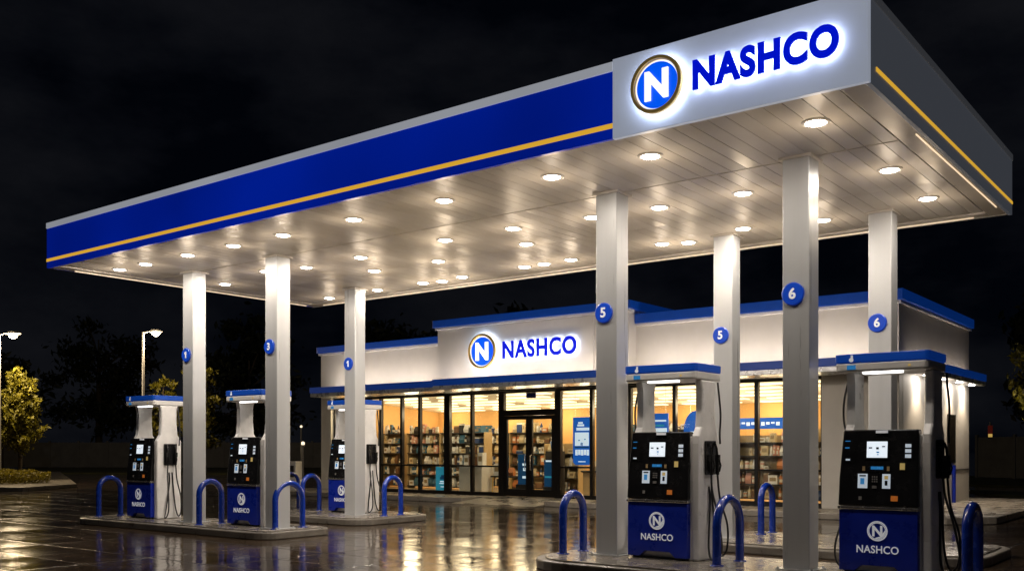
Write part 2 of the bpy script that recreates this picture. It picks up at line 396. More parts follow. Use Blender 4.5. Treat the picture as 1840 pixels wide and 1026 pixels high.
# soffit planks
sb = MB().box(CX0+.06,CX1-.06,CY0+.06,CY1-.06,5.075,5.12)
C(sb, 'soffit_backing', M['soffit_back'])
pl = MB(); x = CX0+.34; W = .205
while x < CX1-.34:
    x1 = min(x+W-.009, CX1-.34)
    for ya, yb in ((CY0+.12, 11.285), (11.32, 13.38), (13.395, CY1-.30)): pl.box(x, x1, ya, yb, 5.052, 5.07)
    x += W
C(pl, 'soffit', M['soffit'])
bd = MB()
bd.box(CX1-.30,CX1-.052,CY0+.055,CY1-.055,5.025,5.062); bd.box(CX0+.052,CX0+.30,CY0+.055,CY1-.055,5.025,5.062)
bd.box(CX0+.302,CX1-.302,CY1-.28,CY1-.055,5.025,5.062); bd.box(CX0+.302,CX1-.302,CY0+.055,CY0+.11,5.03,5.066)
C(bd, 'soffit_border', M['border'], bevel=.006)
ld = MB()
ld.box(CX1-.10,CX1-.089,CY0+1.9,CY1-.6,5.014,5.0245); C(ld, 'edge_light', M['led']); ld = MB(); ld.box(CX0+.09,CX0+.115,CY0+.5,CY1-.3,5.01,5.0245)
ld.box(CX0+.5,CX1-.5,CY1-.12,CY1-.1,5.012,5.0245)
C(ld, 'edge_light', M['led_dim'])

# emblem and lettering, standing off the panel with halo light behind
def emblem(cx, y, cz, r, par, off, glow):
    """ring, disc and letter facing -Y; par(mb, name, mat) links a sub-part"""
    ring = MB().lathe([(r*.86,.0),(r*.86,.055),(r*.9,.07),(r*.97,.07),(r,.05),(r,0),(r*.86,0)], (cx,y-off,cz), 'y', 56)
    par(ring, 'emblem_ring', M['gold'])
    par(MB().lathe([(.001,.02),(r*.80,.02),(r*.80,0)], (cx,y-off,cz), 'y', 56, 0, False), 'emblem_disc', M['disc_blue'])
    par(MB().lathe([(r*.80,.012),(r*.86,.012)], (cx,y-off,cz), 'y', 56, 0, False), 'emblem_rim', M['white_em'])
    t = text_mb('N', height=r*1.02, width=r*.92, bold=.045, depth=.02); moved(t, cx-r*.46, y-off-.022, cz-r*.51)
    par(t, 'emblem_letter', M['white_em'])
    par(MB().lathe([(.001,0),(r*.985,0)], (cx,y-off+.004,cz), 'y', 48, 0, False), 'halo_light', glow)
def lettering(x0, x1, y, zc, h, par, off, glow, bold):
    t = text_mb('NASHCO', width=x1-x0, height=h, bold=bold, depth=.022, spacing=1.11); par(moved(t, x0, y-off, zc-h/2), 'lettering', M['letter_blue'])
    e = -.004
    t = text_mb('NASHCO', width=x1-x0+2*e, height=h+2*e, bold=bold-.004, depth=.004, spacing=1.11); par(moved(t, x0-e, y-off+.008, zc-h/2-e), 'halo_light', glow)
PY = CY0-.02
emblem(-5.085, PY, 5.445, .305, sp_part, .065, M['halo'])
lettering(-4.67, -3.15, PY, 5.45, .315, sp_part, .06, M['halo'], .048)

# columns with number badges
COLS = [(-16.64,11.3,'1'),(-14.09,11.3,'3'),(-7.01,11.3,'5'),(-4.37,11.3,'6'),(-15.6,14.6,'1'),(-6.9,14.65,'5'),(-4.41,14.62,'6')]
for cx, cy, d in COLS:
    w, h = .165, .15
    c = C(MB().box(cx-w,cx+w,cy-h,cy+h,.165,5.05), 'column', M['steel'], bevel=.01)
    def cp(mb, name, m, **k): return moved(mb, 10.6,-12.5,0).build(name, m, c, **k)
    b = MB().box(cx-w-.07,cx+w+.07,cy-h-.07,cy+h+.07,.15,.164)
    for sx in (-1,1):
        for sy in (-1,1): b.lathe([(.016,.164),(.016,.185),(.001,.186)], (cx+sx*(w+.04),cy+sy*(h+.04),0), 'z', 6, 0, False)
    cp(b, 'base_plate', M['steel'])
    cp(MB().box(cx-w-.035,cx+w+.035,cy-h-.035,cy+h+.035,5.02,5.051), 'collar', M['border'])
    zb = 3.42
    badge = MB().lathe([(.001,.03),(.125,.03),(.135,.02),(.135,0)], (cx-.03,cy-h-.002,zb), 'y', 32, 0, False)
    if d == '1':
        t = MB().prism([(.03,0),(.062,0),(.062,.13),(.036,.13),(0,.1),(.0,.075),(.03,.092)], 'y', -.006, 0); t.w = .062
    else: t = text_mb(d, height=.135, bold=.03, depth=.006)
    moved(t, cx-.03-t.w/2, cy-h-.034, zb-.065)
    badge.add(t.v, t.f, 1)
    cp(badge, 'number_badge', [M['badge'], M['print_white']])

# recessed lamps
LAMPS = [(-17.46,10.2),(-16.57,10.2),(-15.21,10.19),(-13.88,10.19),(-12.56,10.18),(-10.86,10.14),(-9.03,10.14),(-7.16,10.1),(-5.73,10.09),(-3.75,10.13),
 (-3.66,12.41),(-3.66,14.14),(-5.57,12.33),(-6.85,12.32),(-6.46,14.3),(-5.27,14.51),(-7.93,12.23),(-9.32,12.08),(-9.85,13.14),(-8.03,14.54),(-7.62,14.7),
 (-10.01,14.72),(-10.65,14.76),(-11.11,14.76),(-12.75,14.86),(-10.73,12.07),(-12.04,13.35),(-13.4,14.98),(-13.87,14.9),(-15.26,14.95),(-16.95,15.07),
 (-13.67,13.3),(-12.91,12.22),(-14.44,12.26),(-17.26,12.46),(-15.38,12.05)]
ring_me = MB().lathe([(.105,-.012),(.12,-.02),(.15,-.014),(.153,0)], (0,0,0), 'z', 28).mesh('trim_ring', [M['white_paint']])
lens_me = MB().lathe([(.001,-.03),(.06,-.028),(.095,-.02),(.105,-.006)], (0,0,0), 'z', 28).mesh('lens', [M['lens']])
pt = D.lights.new('soffit_fill', 'POINT'); pt.energy = 5.6; pt.color = (1,.78,.54); pt.shadow_soft_size = .12  # unseen point light added below each lamp to brighten the soffit
for i, (x, y) in enumerate(LAMPS):
    row = 'in the row along the front fascia' if y < 11 else ('in the rear row over the inner pump islands' if y > 13.8 else 'in the middle rows between the columns')
    e = empty('canopy_light', (x,y,5.052), 'round recessed downlight glowing warm white '+row, 'light', 'downlights in the canopy soffit '+row)
    link('trim_ring', ring_me, e); link('lens', lens_me, e)
    o = D.objects.new('soffit_fill', pt); COL.objects.link(o); o.parent = e; o.location = (0,0,-.36)

# ------------------------------------------------------------------ fuel pumps
def make_pump():
    r = empty('fuel_pump', (0,0,0), 'x', 'fuel pump')
    h = MB().box(-.45,.42,-.27,.26,.0,1.6); h.build('housing', M['pump_white'], r, bevel=.02)
    MB().prism([(-.48,.03),(-.3,.03),(-.22,.1),(.14,.1),(.22,.03),(.4,.03),(.4,.735),(-.48,.735)], 'y', -.36,-.272).build('lower_panel', M['blue'], r, bevel=.008)
    MB().box(-.44,.38,-.3,-.272,.004,.028).build('kick_plate', M['black'], r)
    MB().box(-.495,.41,-.375,-.272,.738,.775).build('trim_bar', M['chrome'], r, bevel=.01)
    # upper console: leans back and narrows towards the top
    def sl(z): return -.37+(z-.78)*.085
    z0, z1 = .778, 1.655
    con = MB()
    con.add([(-.49,sl(z0),z0),(.405,sl(z0),z0),(.405,-.272,z0),(-.49,-.272,z0),
             (-.485,sl(1.1),1.1),(.402,sl(1.1),1.1),(.402,-.272,1.1),(-.485,-.272,1.1),
             (-.45,sl(z1),z1),(.395,sl(z1),z1),(.395,-.16,z1),(-.45,-.16,z1)],
            [(0,3,2,1),(0,1,5,4),(1,2,6,5),(2,3,7,6),(3,0,4,7),(4,5,9,8),(5,6,10,9),(6,7,11,10),(7,4,8,11),(8,9,10,11)])
    con.build('console', M['black'], r, bevel=.022, seg=3)
    def pp(name, x0, x1, z0, z1, m, th=.006, bevel=0):
        ya, yb = sl(z0), sl(z1)
        o = MB().add([(x0,ya-th,z0),(x1,ya-th,z0),(x1,yb-th,z1),(x0,yb-th,z1),(x0,ya+.004,z0),(x1,ya+.004,z0),(x1,yb+.004,z1),(x0,yb+.004,z1)],
                 [(0,1,2,3),(0,4,5,1),(1,5,6,2),(2,6,7,3),(3,7,4,0)])
        return o.build(name, m, r)
    def pm(name, rects, mats, th=.006):
        o = MB()
        for x0,x1,z0,z1,mi,t in rects:
            ya, yb = sl(z0), sl(z1); t += th
            o.add([(x0,ya-t,z0),(x1,ya-t,z0),(x1,yb-t,z1),(x0,yb-t,z1),(x0,ya+.004,z0),(x1,ya+.004,z0),(x1,yb+.004,z1),(x0,yb+.004,z1)],
                  [(0,1,2,3),(0,4,5,1),(1,5,6,2),(2,6,7,3),(3,7,4,0)], mi)
        return o.build(name, mats, r)
    pm('screen', [(-.19,.08,1.315,1.54,1,0),(-.17,.06,1.335,1.52,0,.003),(-.15,-.11,1.44,1.455,1,.005),(-.065,-.035,1.43,1.455,1,.005),(.0,.035,1.455,1.468,1,.005),(-.06,-.03,1.39,1.405,2,.005),(-.055,-.035,1.365,1.375,2,.005)],
       [M['screen'], M['black'], M['lcd']])
    pm('card_reader', [(-.22,.1,1.175,1.24,0,0),(-.12,.02,1.2,1.235,1,.003),(-.05,-.01,1.205,1.23,2,.005),(-.215,-.185,1.185,1.235,3,.003),(.06,.09,1.185,1.235,3,.003)], [M['black'], M['lcd'], M['sky_blue'], M['shelf_wood']])
    pm('grade_button', [(-.265,-.155,.985,1.15,0,0),(-.235,-.19,1.03,1.1,1,.003),(-.245,-.175,1.12,1.135,2,.003)], [M['card_white'], M['sky_blue'], M['black']])
    pm('grade_button', [(.01,.1,.985,1.15,0,0),(.035,.075,1.09,1.13,1,.003),(.04,.07,1.02,1.075,2,.003)], [M['card_white'], M['sticker_y'], M['black']])
    pm('keypad', [(-.115,-.035,1.04,1.14,0,0)]+[(-.105+.024*i,-.09+.024*i,1.055+.026*j,1.072+.026*j,1,.003) for i in range(3) for j in range(3)]+[(-.1,-.05,.985,1.015,1,.003)], [M['black'], M['pole']])
    pm('price_display', [(.235,.345,1.31,1.53,0,0)]+[(.255,.32,1.335+.058*k,1.375+.058*k,1,.003) for k in range(3)], [M['black'], M['card_white']])
    pm('speaker', [(-.44,-.3,1.28,1.56,0,0)]+[(-.42,-.36,1.52,1.53,1,.003),(-.42,-.37,1.44,1.455,1,.003),(-.41,-.36,1.3,1.32,2,.003)], [M['black'], M['lcd'], M['card_white']])
    pp('sticker', .2,.255,1.2,1.275, M['sticker_y']); pp('sticker', .11,.185,.845,.905, M['sticker_o']); pp('sticker', -.25,-.215,.85,.89, M['pole'])
    pp('top_label', -.07,.06,1.615,1.645, M['print_white'], .02)
    # posts
    def post(x0, x1, ya, yb, foot):
        prof = [(ya,foot),(ya,1.6),(ya+.08,1.72),(ya+.1,1.95),(ya+.1,2.2),(ya+.07,2.322),(yb-.07,2.322),(yb-.1,2.2),(yb-.1,1.95),(yb-.08,1.72),(yb,1.6),(yb,foot)]
        return MB().prism(prof, 'x', x0, x1)
    rp = post(.424,.53,-.29,.27,0).build('post', M['pump_white'], r, bevel=.025)
    MB().box(.44,.515,-.2925,-.2855,.4,1.5).build('post_seam', M['white_paint'], rp)
    MB().box(.455,.505,-.189,-.175,1.8,2.08).build('vent_slot', M['shelf_dark'], rp)
    lp = post(-.45,-.355,-.26,.24,1.601).build('post', M['pump_white'], r, bevel=.025)
    MB().box(-.425,-.38,-.159,-.145,1.8,2.08).build('vent_slot', M['shelf_dark'], lp)
    # topper
    top = MB().prism(rounded(-.525,.525,-.375,.375,.06,4), 'z', 2.325, 2.428).build('topper', M['white_paint'], r, bevel=.02)
    MB().prism(rounded(-.53,.53,-.38,.38,.06,4), 'z', 2.43, 2.53).build('blue_band', M['topper_blue'], top, bevel=.01)
    MB().box(-.24,.2,-.26,-.18,2.302,2.324).build('topper_light', M['tube_led'], top, bevel=.006)
    mk = MB()
    mk.lathe([(.001,.004),(.026,.004),(.026,0)], (-.33,-.381,2.46), 'y', 18, 0, False); mk.box(-.335,-.31,-.3865,-.381,2.47,2.515,0)
    mk.build('topper_mark', M['print_white'], top)
    MB().box(-.38,-.28,-.379,-.373,2.35,2.4).build('topper_label', M['lcd'], top); MB().box(.3,.33,-.379,-.373,2.36,2.385).build('topper_label', M['sticker_y'], top)
    # lower emblem and lettering
    em = MB().lathe([(.1,.004),(.115,.004)], (-.04,-.362,.5), 'y', 40, 0, False)
    em.lathe([(.088,.004),(.098,.004)], (-.04,-.362,.5), 'y', 40, 0, False)
    t = text_mb('N', height=.125, width=.115, bold=.035, depth=.004); moved(t, -.04-.0575, -.3615, .4375); em.add(t.v, t.f)
    pts = [(-.04+.086*math.cos(rad(a)), .5+.086*math.sin(rad(a))) for a in range(-110,11,10)]+[(.03,.49),(-.01,.44)]
    em.add([(u,-.3645,w) for u,w in pts], [tuple(range(len(pts)))])
    em.build('emblem', M['print_white'], r)
    t = text_mb('NASHCO', width=.47, height=.088, bold=.014, depth=.004, spacing=1.04); moved(t, -.04-.235, -.3615, .245).build('lettering', M['print_white'], r)
    # nozzles and hoses on the right side
    hd = MB().box(.531,.56,-.15,.15,1.1,1.54); hd.build('nozzle_holder', M['black'], r, bevel=.02)
    for y in (-.09,.09):
        n = MB()
        n.tube([(.6,y,1.1),(.605,y,1.22),(.6,y,1.34)], .03, 10, rs=[.022,.03,.028])
        n.tube([(.6,y,1.34),(.59,y,1.44),(.566,y,1.51)], .015, 8)
        n.tube([(.63,y,1.14),(.65,y,1.22),(.625,y,1.3)], .009, 6)
        n.box(.58,.63,y-.028,y+.028,1.27,1.36)
        n.build('nozzle', M['black'], r)
    def hose(pts, name='hose'):
        P = [Vector(p) for p in pts]; out = []
        P = [P[0]*2-P[1]]+P+[P[-1]*2-P[-2]]
        for i in range(1, len(P)-2):
            for k in range(7):
                t = k/7; a,b,c,d = P[i-1],P[i],P[i+1],P[i+2]
                out.append(.5*((2*b)+(-a+c)*t+(2*a-5*b+4*c-d)*t*t+(-a+3*b-3*c+d)*t**3))
        out.append(P[-2]); MB().tube(out, .0135, 8).build(name, M['rubber'], r)
    hose([(.6,-.09,1.11),(.63,-.12,.9),(.74,-.17,.55),(.8,-.2,.22),(.77,-.22,.07),(.66,-.2,.03),(.585,-.13,.16),(.56,-.06,.5),(.55,-.02,.8),(.53,-.02,.95)])
    hose([(.6,.09,1.11),(.63,.1,.8),(.72,.13,.45),(.71,.14,.15),(.63,.13,.05),(.57,.1,.25),(.55,.06,.7),(.53,.05,.95)])
    hose([(.57,.16,2.3),(.6,.18,1.9),(.585,.19,1.65),(.6,.17,1.5)])
    hose([(-.46,.05,.9),(-.55,-.02,.6),(-.62,-.08,.3),(-.6,-.1,.1),(-.52,-.1,.03),(-.46,-.08,.05)])
    hose([(-.44,-.1,2.31),(-.5,-.12,2.0),(-.5,-.12,1.75),(-.46,-.1,1.58)])
    return r
pump = make_pump()
PUMPS = [(-18.38,11.54,'black and blue fuel pump at the far left end of the front left island'),
         (-15.05,11.62,'black and blue fuel pump between two blue hoops on the left island'),
         (-6.2,11.52,'large black and blue fuel pump beside the column numbered 5, at the near right'),
         (-3.43,11.66,'largest and nearest fuel pump, with long black hoses, at the right edge'),
         (-16.38,15.32,'fuel pump half hidden behind a square column in front of the shop windows')]
for i, (x, y, lb) in enumerate(PUMPS):
    p = pump if i == 0 else copy_tree(pump)
    p.location = (x, y, .15); tag(p, lb, 'fuel pump', 'fuel pumps on the islands')

# ------------------------------------------------------------------ hoop bollards
def hoop(w, h=.87, r=.055):
    pts = [(0,-w/2,0),(0,-w/2,.3),(0,-w/2,h-w/2-r)]
    pts += [(0,-w/2*math.cos(rad(a)), h-w/2-r+w/2*math.sin(rad(a))) for a in range(15,180,15)]
    pts += [(0,w/2,h-w/2-r),(0,w/2,.3),(0,w/2,0)]
    mb = MB().tube(pts, r, 14)
    return mb
HOOPS = [(-19.65,11.25,.5,'glossy blue hoop bollard at the far left end of the front left island'),
 (-15.9,11.15,.5,'glossy blue hoop bollard between the two pumps of the left island'),
 (-13.96,11.45,.62,'wide blue hoop bollard at the right end of the left island beside column 3'),
 (-7.58,11.2,.5,'blue hoop bollard on the rounded left end of the near right island'),
 (-5.3,11.3,.66,'blue hoop bollard between the two large pumps at the right'),
 (-2.47,11.32,.5,'blue hoop bollard at the right edge beside the nearest pump'),
 (-14.9,15.05,.5,'blue hoop bollard in front of the shop windows on the inner left island'),
 (-6.67,15.72,.48,'dim blue hoop bollard on the inner right island behind the middle pump'),
 (-17.5,15.0,.5,'small blue hoop bollard by the half hidden pump')]
for x, y, w, lb in HOOPS:
    e = empty('hoop_bollard', (x,y,.15), lb, 'bollard', 'blue hoop bollards')
    hoop(w).build('hoop', M['bollard_blue'], e)
    for s in (-1,1):
        MB().lathe([(.085,0),(.085,.012),(.06,.016)], (0,s*w/2,0), 'z', 16).build('foot_flange', M['bollard_blue'], e)

# ------------------------------------------------------------------ the store
SX0, SX1, SY, SYB = -26.3, -6.58, 23.0, 29.7
st = empty('store', (-16.5,26.3,0), 'lit convenience store with glass front, cream walls and blue roof bands', 'store')
def S(mb, name, m, parent=st, **k): return moved(mb, 16.5,-26.3,0).build(name, m, parent, **k)
FZ = .15
S(MB().box(SX0,SX1,SY,SY+.25,3.42,4.93), 'upper_wall', M['wall'])
S(MB().box(-20.4,-13.5,22.6,SY-.002,3.45,5.34), 'entrance_block', M['wall'])
S(MB().box(SX1-.22,SX1,SY+.252,SYB,FZ,4.93), 'side_wall', M['wall'])
S(MB().box(SX0,SX0+.22,SY+.252,SYB,FZ,4.93), 'side_wall', M['wall'])
S(MB().box(SX0+.222,SX1-.222,SYB-.2,SYB,FZ,4.93), 'rear_wall', M['wall'])
S(MB().box(SX0+.1,SX1-.1,SY+.1,SYB-.1,4.6,4.7), 'roof', M['roofing'])
S(MB().box(-20.3,-13.6,22.7,25.2,4.75,5.2), 'roof', M['roofing'])
# front piers
S(MB().box(SX0,-25.8,SY+.002,SY+.3,FZ,3.418), 'pier', M['wall'], bevel=.01)
S(MB().box(-8.38,-7.05,SY+.002,SY+.3,FZ,3.418), 'pier', M['wall'], bevel=.01)
S(MB().box(-6.95,SX1,SY+.002,SY+.3,FZ,3.418), 'pier', M['wall'], bevel=.01)
S(MB().box(-7.048,-6.952,SY+.08,SY+.3,FZ,3.418), 'pier_joint', M['shelf_dark'])
S(MB().box(SX1-.001,SX1+.012,SY+.05,SYB-.05,1.0,1.03), 'wall_joint', M['shelf_dark'])
# caps
def cap(x0, x1, y0, y1, z0, z1):
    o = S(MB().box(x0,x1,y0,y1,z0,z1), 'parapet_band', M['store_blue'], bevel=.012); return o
def lip(x0, x1, y0, y1, z0, z1): S(MB().box(x0,x1,y0,y1,z0,z1), 'parapet_lip', M['white_paint'], bevel=.008)
cap(SX0-.1,-20.42,SY-.12,SY+.2,4.94,5.15); lip(SX0-.06,-20.42,SY-.07,SY+.2,4.86,4.937)
cap(-13.48,SX1+.12,SY-.12,SY+.2,4.99,5.24); lip(-13.48,SX1+.07,SY-.07,SY+.2,4.915,4.987)
cap(SX1-.2,SX1+.12,SY+.202,SYB+.1,4.99,5.24); lip(SX1-.2,SX1+.07,SY+.202,SYB+.05,4.915,4.987)
cap(SX0-.1,SX0+.2,SY+.202,SYB+.1,4.94,5.15)
cap(-20.52,-13.38,22.48,22.8,5.355,5.575); lip(-20.46,-13.44,22.53,22.8,5.28,5.353)
cap(-20.52,-20.2,22.802,25.2,5.355,5.575); cap(-13.7,-13.38,22.802,25.4,5.355,5.575)
S(MB().box(-20.4,-20.2,SY+.2,25.2,4.7,5.353), 'entrance_block', M['wall']); S(MB().box(-13.7,-13.5,SY+.2,25.2,4.7,5.353), 'entrance_block', M['wall'])
# awning
def awning(x0, x1, y0, y1, zb=3.34, zt=3.66):
    m = MB().box(x0,x1,y0,y0+.06,zb+.13,zt)
    m.box(x0,x1,y0+.061,y1,zb+.13,zb+.19)
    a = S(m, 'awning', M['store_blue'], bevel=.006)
    moved(MB().box(x0+.02,x1-.02,y0+.02,y1,zb,zb+.128), 16.5,-26.3,0).build('awning_edge', M['awning_metal'], a, bevel=.012)
    return a
awning(-25.65,-19.72,21.92,22.998); awning(-19.7,-13.0,21.56,22.598); awning(-12.98,SX1+.46,21.92,22.998)
sa = S(MB().box(SX1+.4,SX1+.46,23.0,SYB,3.47,3.66).box(SX1+.003,SX1+.399,23.0,SYB,3.47,3.53), 'awning', M['store_blue'], bevel=.006)
moved(MB().box(SX1+.003,SX1+.44,23.0,SYB-.02,3.34,3.468), 16.5,-26.3,0).build('awning_edge', M['awning_metal'], sa, bevel=.012)
# wall-wash strips on top of the awning
S(MB().box(-25.5,-20.6,22.3,22.38,3.532,3.56), 'wall_washer', M['wash_led']); S(MB().box(-13.3,-6.9,22.3,22.38,3.532,3.56), 'wall_washer', M['wash_led'])
S(MB().box(SX1+.12,SX1+.18,23.6,29.4,3.532,3.55), 'wall_washer', M['wash_dim'])
S(MB().box(-20.1,-13.8,21.93,22.01,3.532,3.56), 'wall_washer', M['wash_led'])
# store sign
sg = S(MB().box(-19.4,-14.6,22.575,22.597,3.7,5.25), 'sign_board', M['wall'])
def sg_part(mb, name, m, **k): return moved(mb, 16.5,-26.3,0).build(name, m, sg, **k)
emblem(-18.48, 22.575, 4.5, .53, sg_part, .11, M['halo_soft'])
lettering(-17.72, -15.1, 22.575, 4.49, .52, sg_part, .09, M['halo_soft'], .036)
# glazing
GY = 23.2
MX = [-25.78,-24.06,-23.5,-22.52,-21.71,-20.5,-19.49,-18.32]
MX2 = [-16.2,-15.05,-13.8,-12.42,-10.1,-8.4]
def window(x0, x1, wl=.045, wr=.045, rail=True, zt=3.33):
    f = MB()
    f.box(x0+.002,x0+wl,GY-.06,GY+.06,FZ,zt); f.box(x1-wr,x1-.002,GY-.06,GY+.06,FZ,zt)
    f.box(x0+wl,x1-wr,GY-.06,GY+.06,zt-.07,zt); f.box(x0+wl,x1-wr,GY-.06,GY+.06,FZ,FZ+.11)
    if rail: f.box(x0+wl,x1-wr,GY-.05,GY+.05,1.03,1.075)
    w = S(f, 'window', M['frame'])
    p = MB().box(x0+wl-.005,x1-wr+.005,GY-.006,GY+.006,FZ+.1,zt-.06)
    moved(p, 16.5,-26.3,0).build('pane', M['glass'], w)
for i in range(len(MX)-1):
    window(MX[i], MX[i+1], .11 if i == 5 else (.08 if i in (1,) else .045), .13 if i == 4 else (.09 if i == 6 else .045))
for i in range(len(MX2)-1): window(MX2[i], MX2[i+1], .09 if i == 0 else .05, .05, rail=(i < 1 or i > 2))
S(MB().box(SX0+.51,-8.385,GY-.1,GY+.05,3.335,3.415), 'head_frame', M['frame'])
# transom over the doors and the two leaves
f = MB().box(-18.318,-18.2,GY-.06,GY+.06,FZ,3.33).box(-16.32,-16.202,GY-.06,GY+.06,FZ,3.33).box(-18.2,-16.32,GY-.06,GY+.06,2.58,2.75).box(-18.2,-16.32,GY-.06,GY+.06,3.26,3.33)
w = S(f, 'door_frame', M['frame']); moved(MB().box(-18.2,-16.32,GY-.006,GY+.006,2.74,3.27), 16.5,-26.3,0).build('pane', M['glass'], w)
for x0, x1, hx in ((-18.195,-17.265,-17.36),(-17.255,-16.325,-17.16)):
    f = MB().box(x0,x0+.11,GY-.05,GY+.03,.17,2.575).box(x1-.11,x1,GY-.05,GY+.03,.17,2.575).box(x0+.11,x1-.11,GY-.05,GY+.03,.17,.38).box(x0+.11,x1-.11,GY-.05,GY+.03,2.46,2.575)
    d = S(f, 'door', M['frame'])
    moved(MB().box(x0+.1,x1-.1,GY-.016,GY-.004,.37,2.47), 16.5,-26.3,0).build('pane', M['glass'], d)
    moved(MB().tube([(hx,GY-.05,.95),(hx,GY-.12,.97),(hx,GY-.12,1.38),(hx,GY-.05,1.4)], .014, 8), 16.5,-26.3,0).build('handle', M['chrome'], d)
S(MB().box(-17.45,-17.1,GY+.07,GY+.1,3.1,3.26), 'window_plate', M['blue'])
# service hatch in the right wall and its blue pipe
hf = S(MB().box(SX1+.001,SX1+.03,27.3,28.1,1.2,2.5), 'service_window', M['frame'], bevel=.006)
moved(MB().box(SX1+.031,SX1+.034,27.38,28.02,1.28,2.42), 16.5,-26.3,0).build('pane', M['hatch'], hf)
S(MB().tube([(SX1+.06,27.75,.15),(SX1+.06,27.75,1.15)], .05, 10), 'drain_pipe', M['blue'])
for y in (24.4,26.0,27.5,28.9):
    l = S(MB().lathe([(.001,3.325),(.07,3.325),(.08,3.338)], (SX1+.25,y,0), 'z', 16), 'downlight', M['lens'])
    o = light('wall_spot', 'SPOT', (SX1+.25+16.5,y-26.3,3.3), 90, WARM, st, spot_size=rad(95), spot_blend=.6, shadow_soft_size=.06)
# interior
S(MB().box(SX0+.23,SX1-.23,GY+.08,SYB-.21,FZ,FZ+.012), 'shop_floor', M['floor_tile'])
S(MB().box(SX0+.23,SX1-.23,28.9,28.95,FZ+.013,3.4), 'shop_back_wall', M['shop_wall'])
S(MB().box(SX0+.222,SX0+.25,GY+.2,28.89,FZ+.013,3.4), 'shop_end_wall', M['shop_wall']); S(MB().box(SX1-.25,SX1-.222,GY+.32,28.89,FZ+.013,3.4), 'shop_end_wall', M['shop_wall'])
cl = S(MB().add([(SX0+.25,GY+.1,3.41),(SX1-.25,GY+.1,3.41),(SX1-.25,28.89,3.02),(SX0+.25,28.89,3.02),(SX0+.25,GY+.1,3.46),(SX1-.25,GY+.1,3.46),(SX1-.25,28.89,3.07),(SX0+.25,28.89,3.07)],
      [(0,3,2,1),(4,5,6,7),(0,1,5,4),(2,3,7,6),(1,2,6,5),(3,0,4,7)]), 'shop_ceiling', M['shop_ceiling'])
for k, y in enumerate((23.75,24.5,25.25,26.0,26.75,27.5,28.3)):
    z = 3.41-(y-GY-.1)/(28.89-GY-.1)*.39
    for j in range(7):
        x = -25.2+2.6*j+(.6 if k % 2 else 0)
        moved(MB().box(x,x+1.9,y-.2,y+.2,z-.04,z-.012), 16.5,-26.3,0).build('tube_light', M['ceil_led'], cl)

for x in (-25.0,-22.4,-19.8,-17.2,-14.6,-12.0,-9.4):
    for y in (23.55,26.2,28.2): light('shop_fill', 'POINT', (x+16.5,y-26.3,2.72), 48 if y < 25 else 34, SHOP, st, shadow_soft_size=.3)  # unseen point lights added to brighten the shop below its ceiling panels

# ------------------------------------------------------------------ things in the shop
def cmat(n, c, r=.5): return mat(n, c, r, noise=.1, nscale=9)
PCOL = {'white': (.75,.74,.72), 'navy': (.02,.05,.16), 'teal': (.03,.12,.2), 'orange': (.55,.2,.07), 'brown': (.16,.08,.04), 'pink': (.6,.28,.2), 'cream': (.62,.5,.3), 'black': (.02,.02,.022)}
PM = {k: cmat('pack_'+k, v) for k, v in PCOL.items()}
PM['mark'] = cmat('pack_mark', (.3,.22,.12))
PM['label'] = cmat('pack_label', (.7,.66,.58))
def carton(m, k):
    b = MB().box(-.5,.5,-.5,.5,0,1)
    if k % 3 == 0: b.box(-.36,.36,-.506,-.5,.34,.74,1)
    elif k % 3 == 1: b.box(-.505,.505,-.505,.505,.8,.97,1)
    else: b.box(-.42,.1,-.506,-.5,.15,.5,1).box(-.2,.4,-.506,-.5,.62,.8,1)
    return b.mesh('carton', [m, PM['label'] if k % 2 else PM['mark']])
def bottle(m):
    b = MB().lathe([(.001,0),(.48,0),(.5,.05),(.5,.58),(.4,.72),(.17,.82),(.16,.9)], n=10); b.lathe([(.2,.9),(.2,.995),(.001,1)], n=10, mi=1); b.lathe([(.51,.2),(.51,.48)], n=10, mi=1)
    return b.mesh('bottle', [m, PM['label']])
def jar(m):
    b = MB().lathe([(.001,0),(.47,0),(.5,.06),(.5,.74),(.42,.82)], n=10); b.lathe([(.46,.82),(.46,.97),(.001,1)], n=10, mi=1); b.lathe([(.505,.2),(.505,.6)], n=10, mi=1)
    return b.mesh('jar', [m, PM['label']])
def bag(m):
    b = MB(); b.add([(-.5,-.3,0),(.5,-.3,0),(.5,.3,0),(-.5,.3,0),(-.52,-.42,.4),(.52,-.42,.4),(.52,.42,.4),(-.52,.42,.4),(-.46,-.05,1),(.46,-.05,1),(.46,.05,1),(-.46,.05,1)],
        [(0,3,2,1),(0,1,5,4),(1,2,6,5),(2,3,7,6),(3,0,4,7),(4,5,9,8),(5,6,10,9),(6,7,11,10),(7,4,8,11),(8,9,10,11)])
    return b.mesh('snack_bag', [m])
PROTO = {}
for k, c in enumerate(PCOL):
    PROTO['carton',c] = carton(PM[c], k); PROTO['bottle',c] = bottle(PM[c]); PROTO['jar',c] = jar(PM[c]); PROTO['snack_bag',c] = bag(PM[c])
WORD = {'carton': 'carton', 'bottle': 'bottle', 'jar': 'lidded jar', 'snack_bag': 'snack bag'}
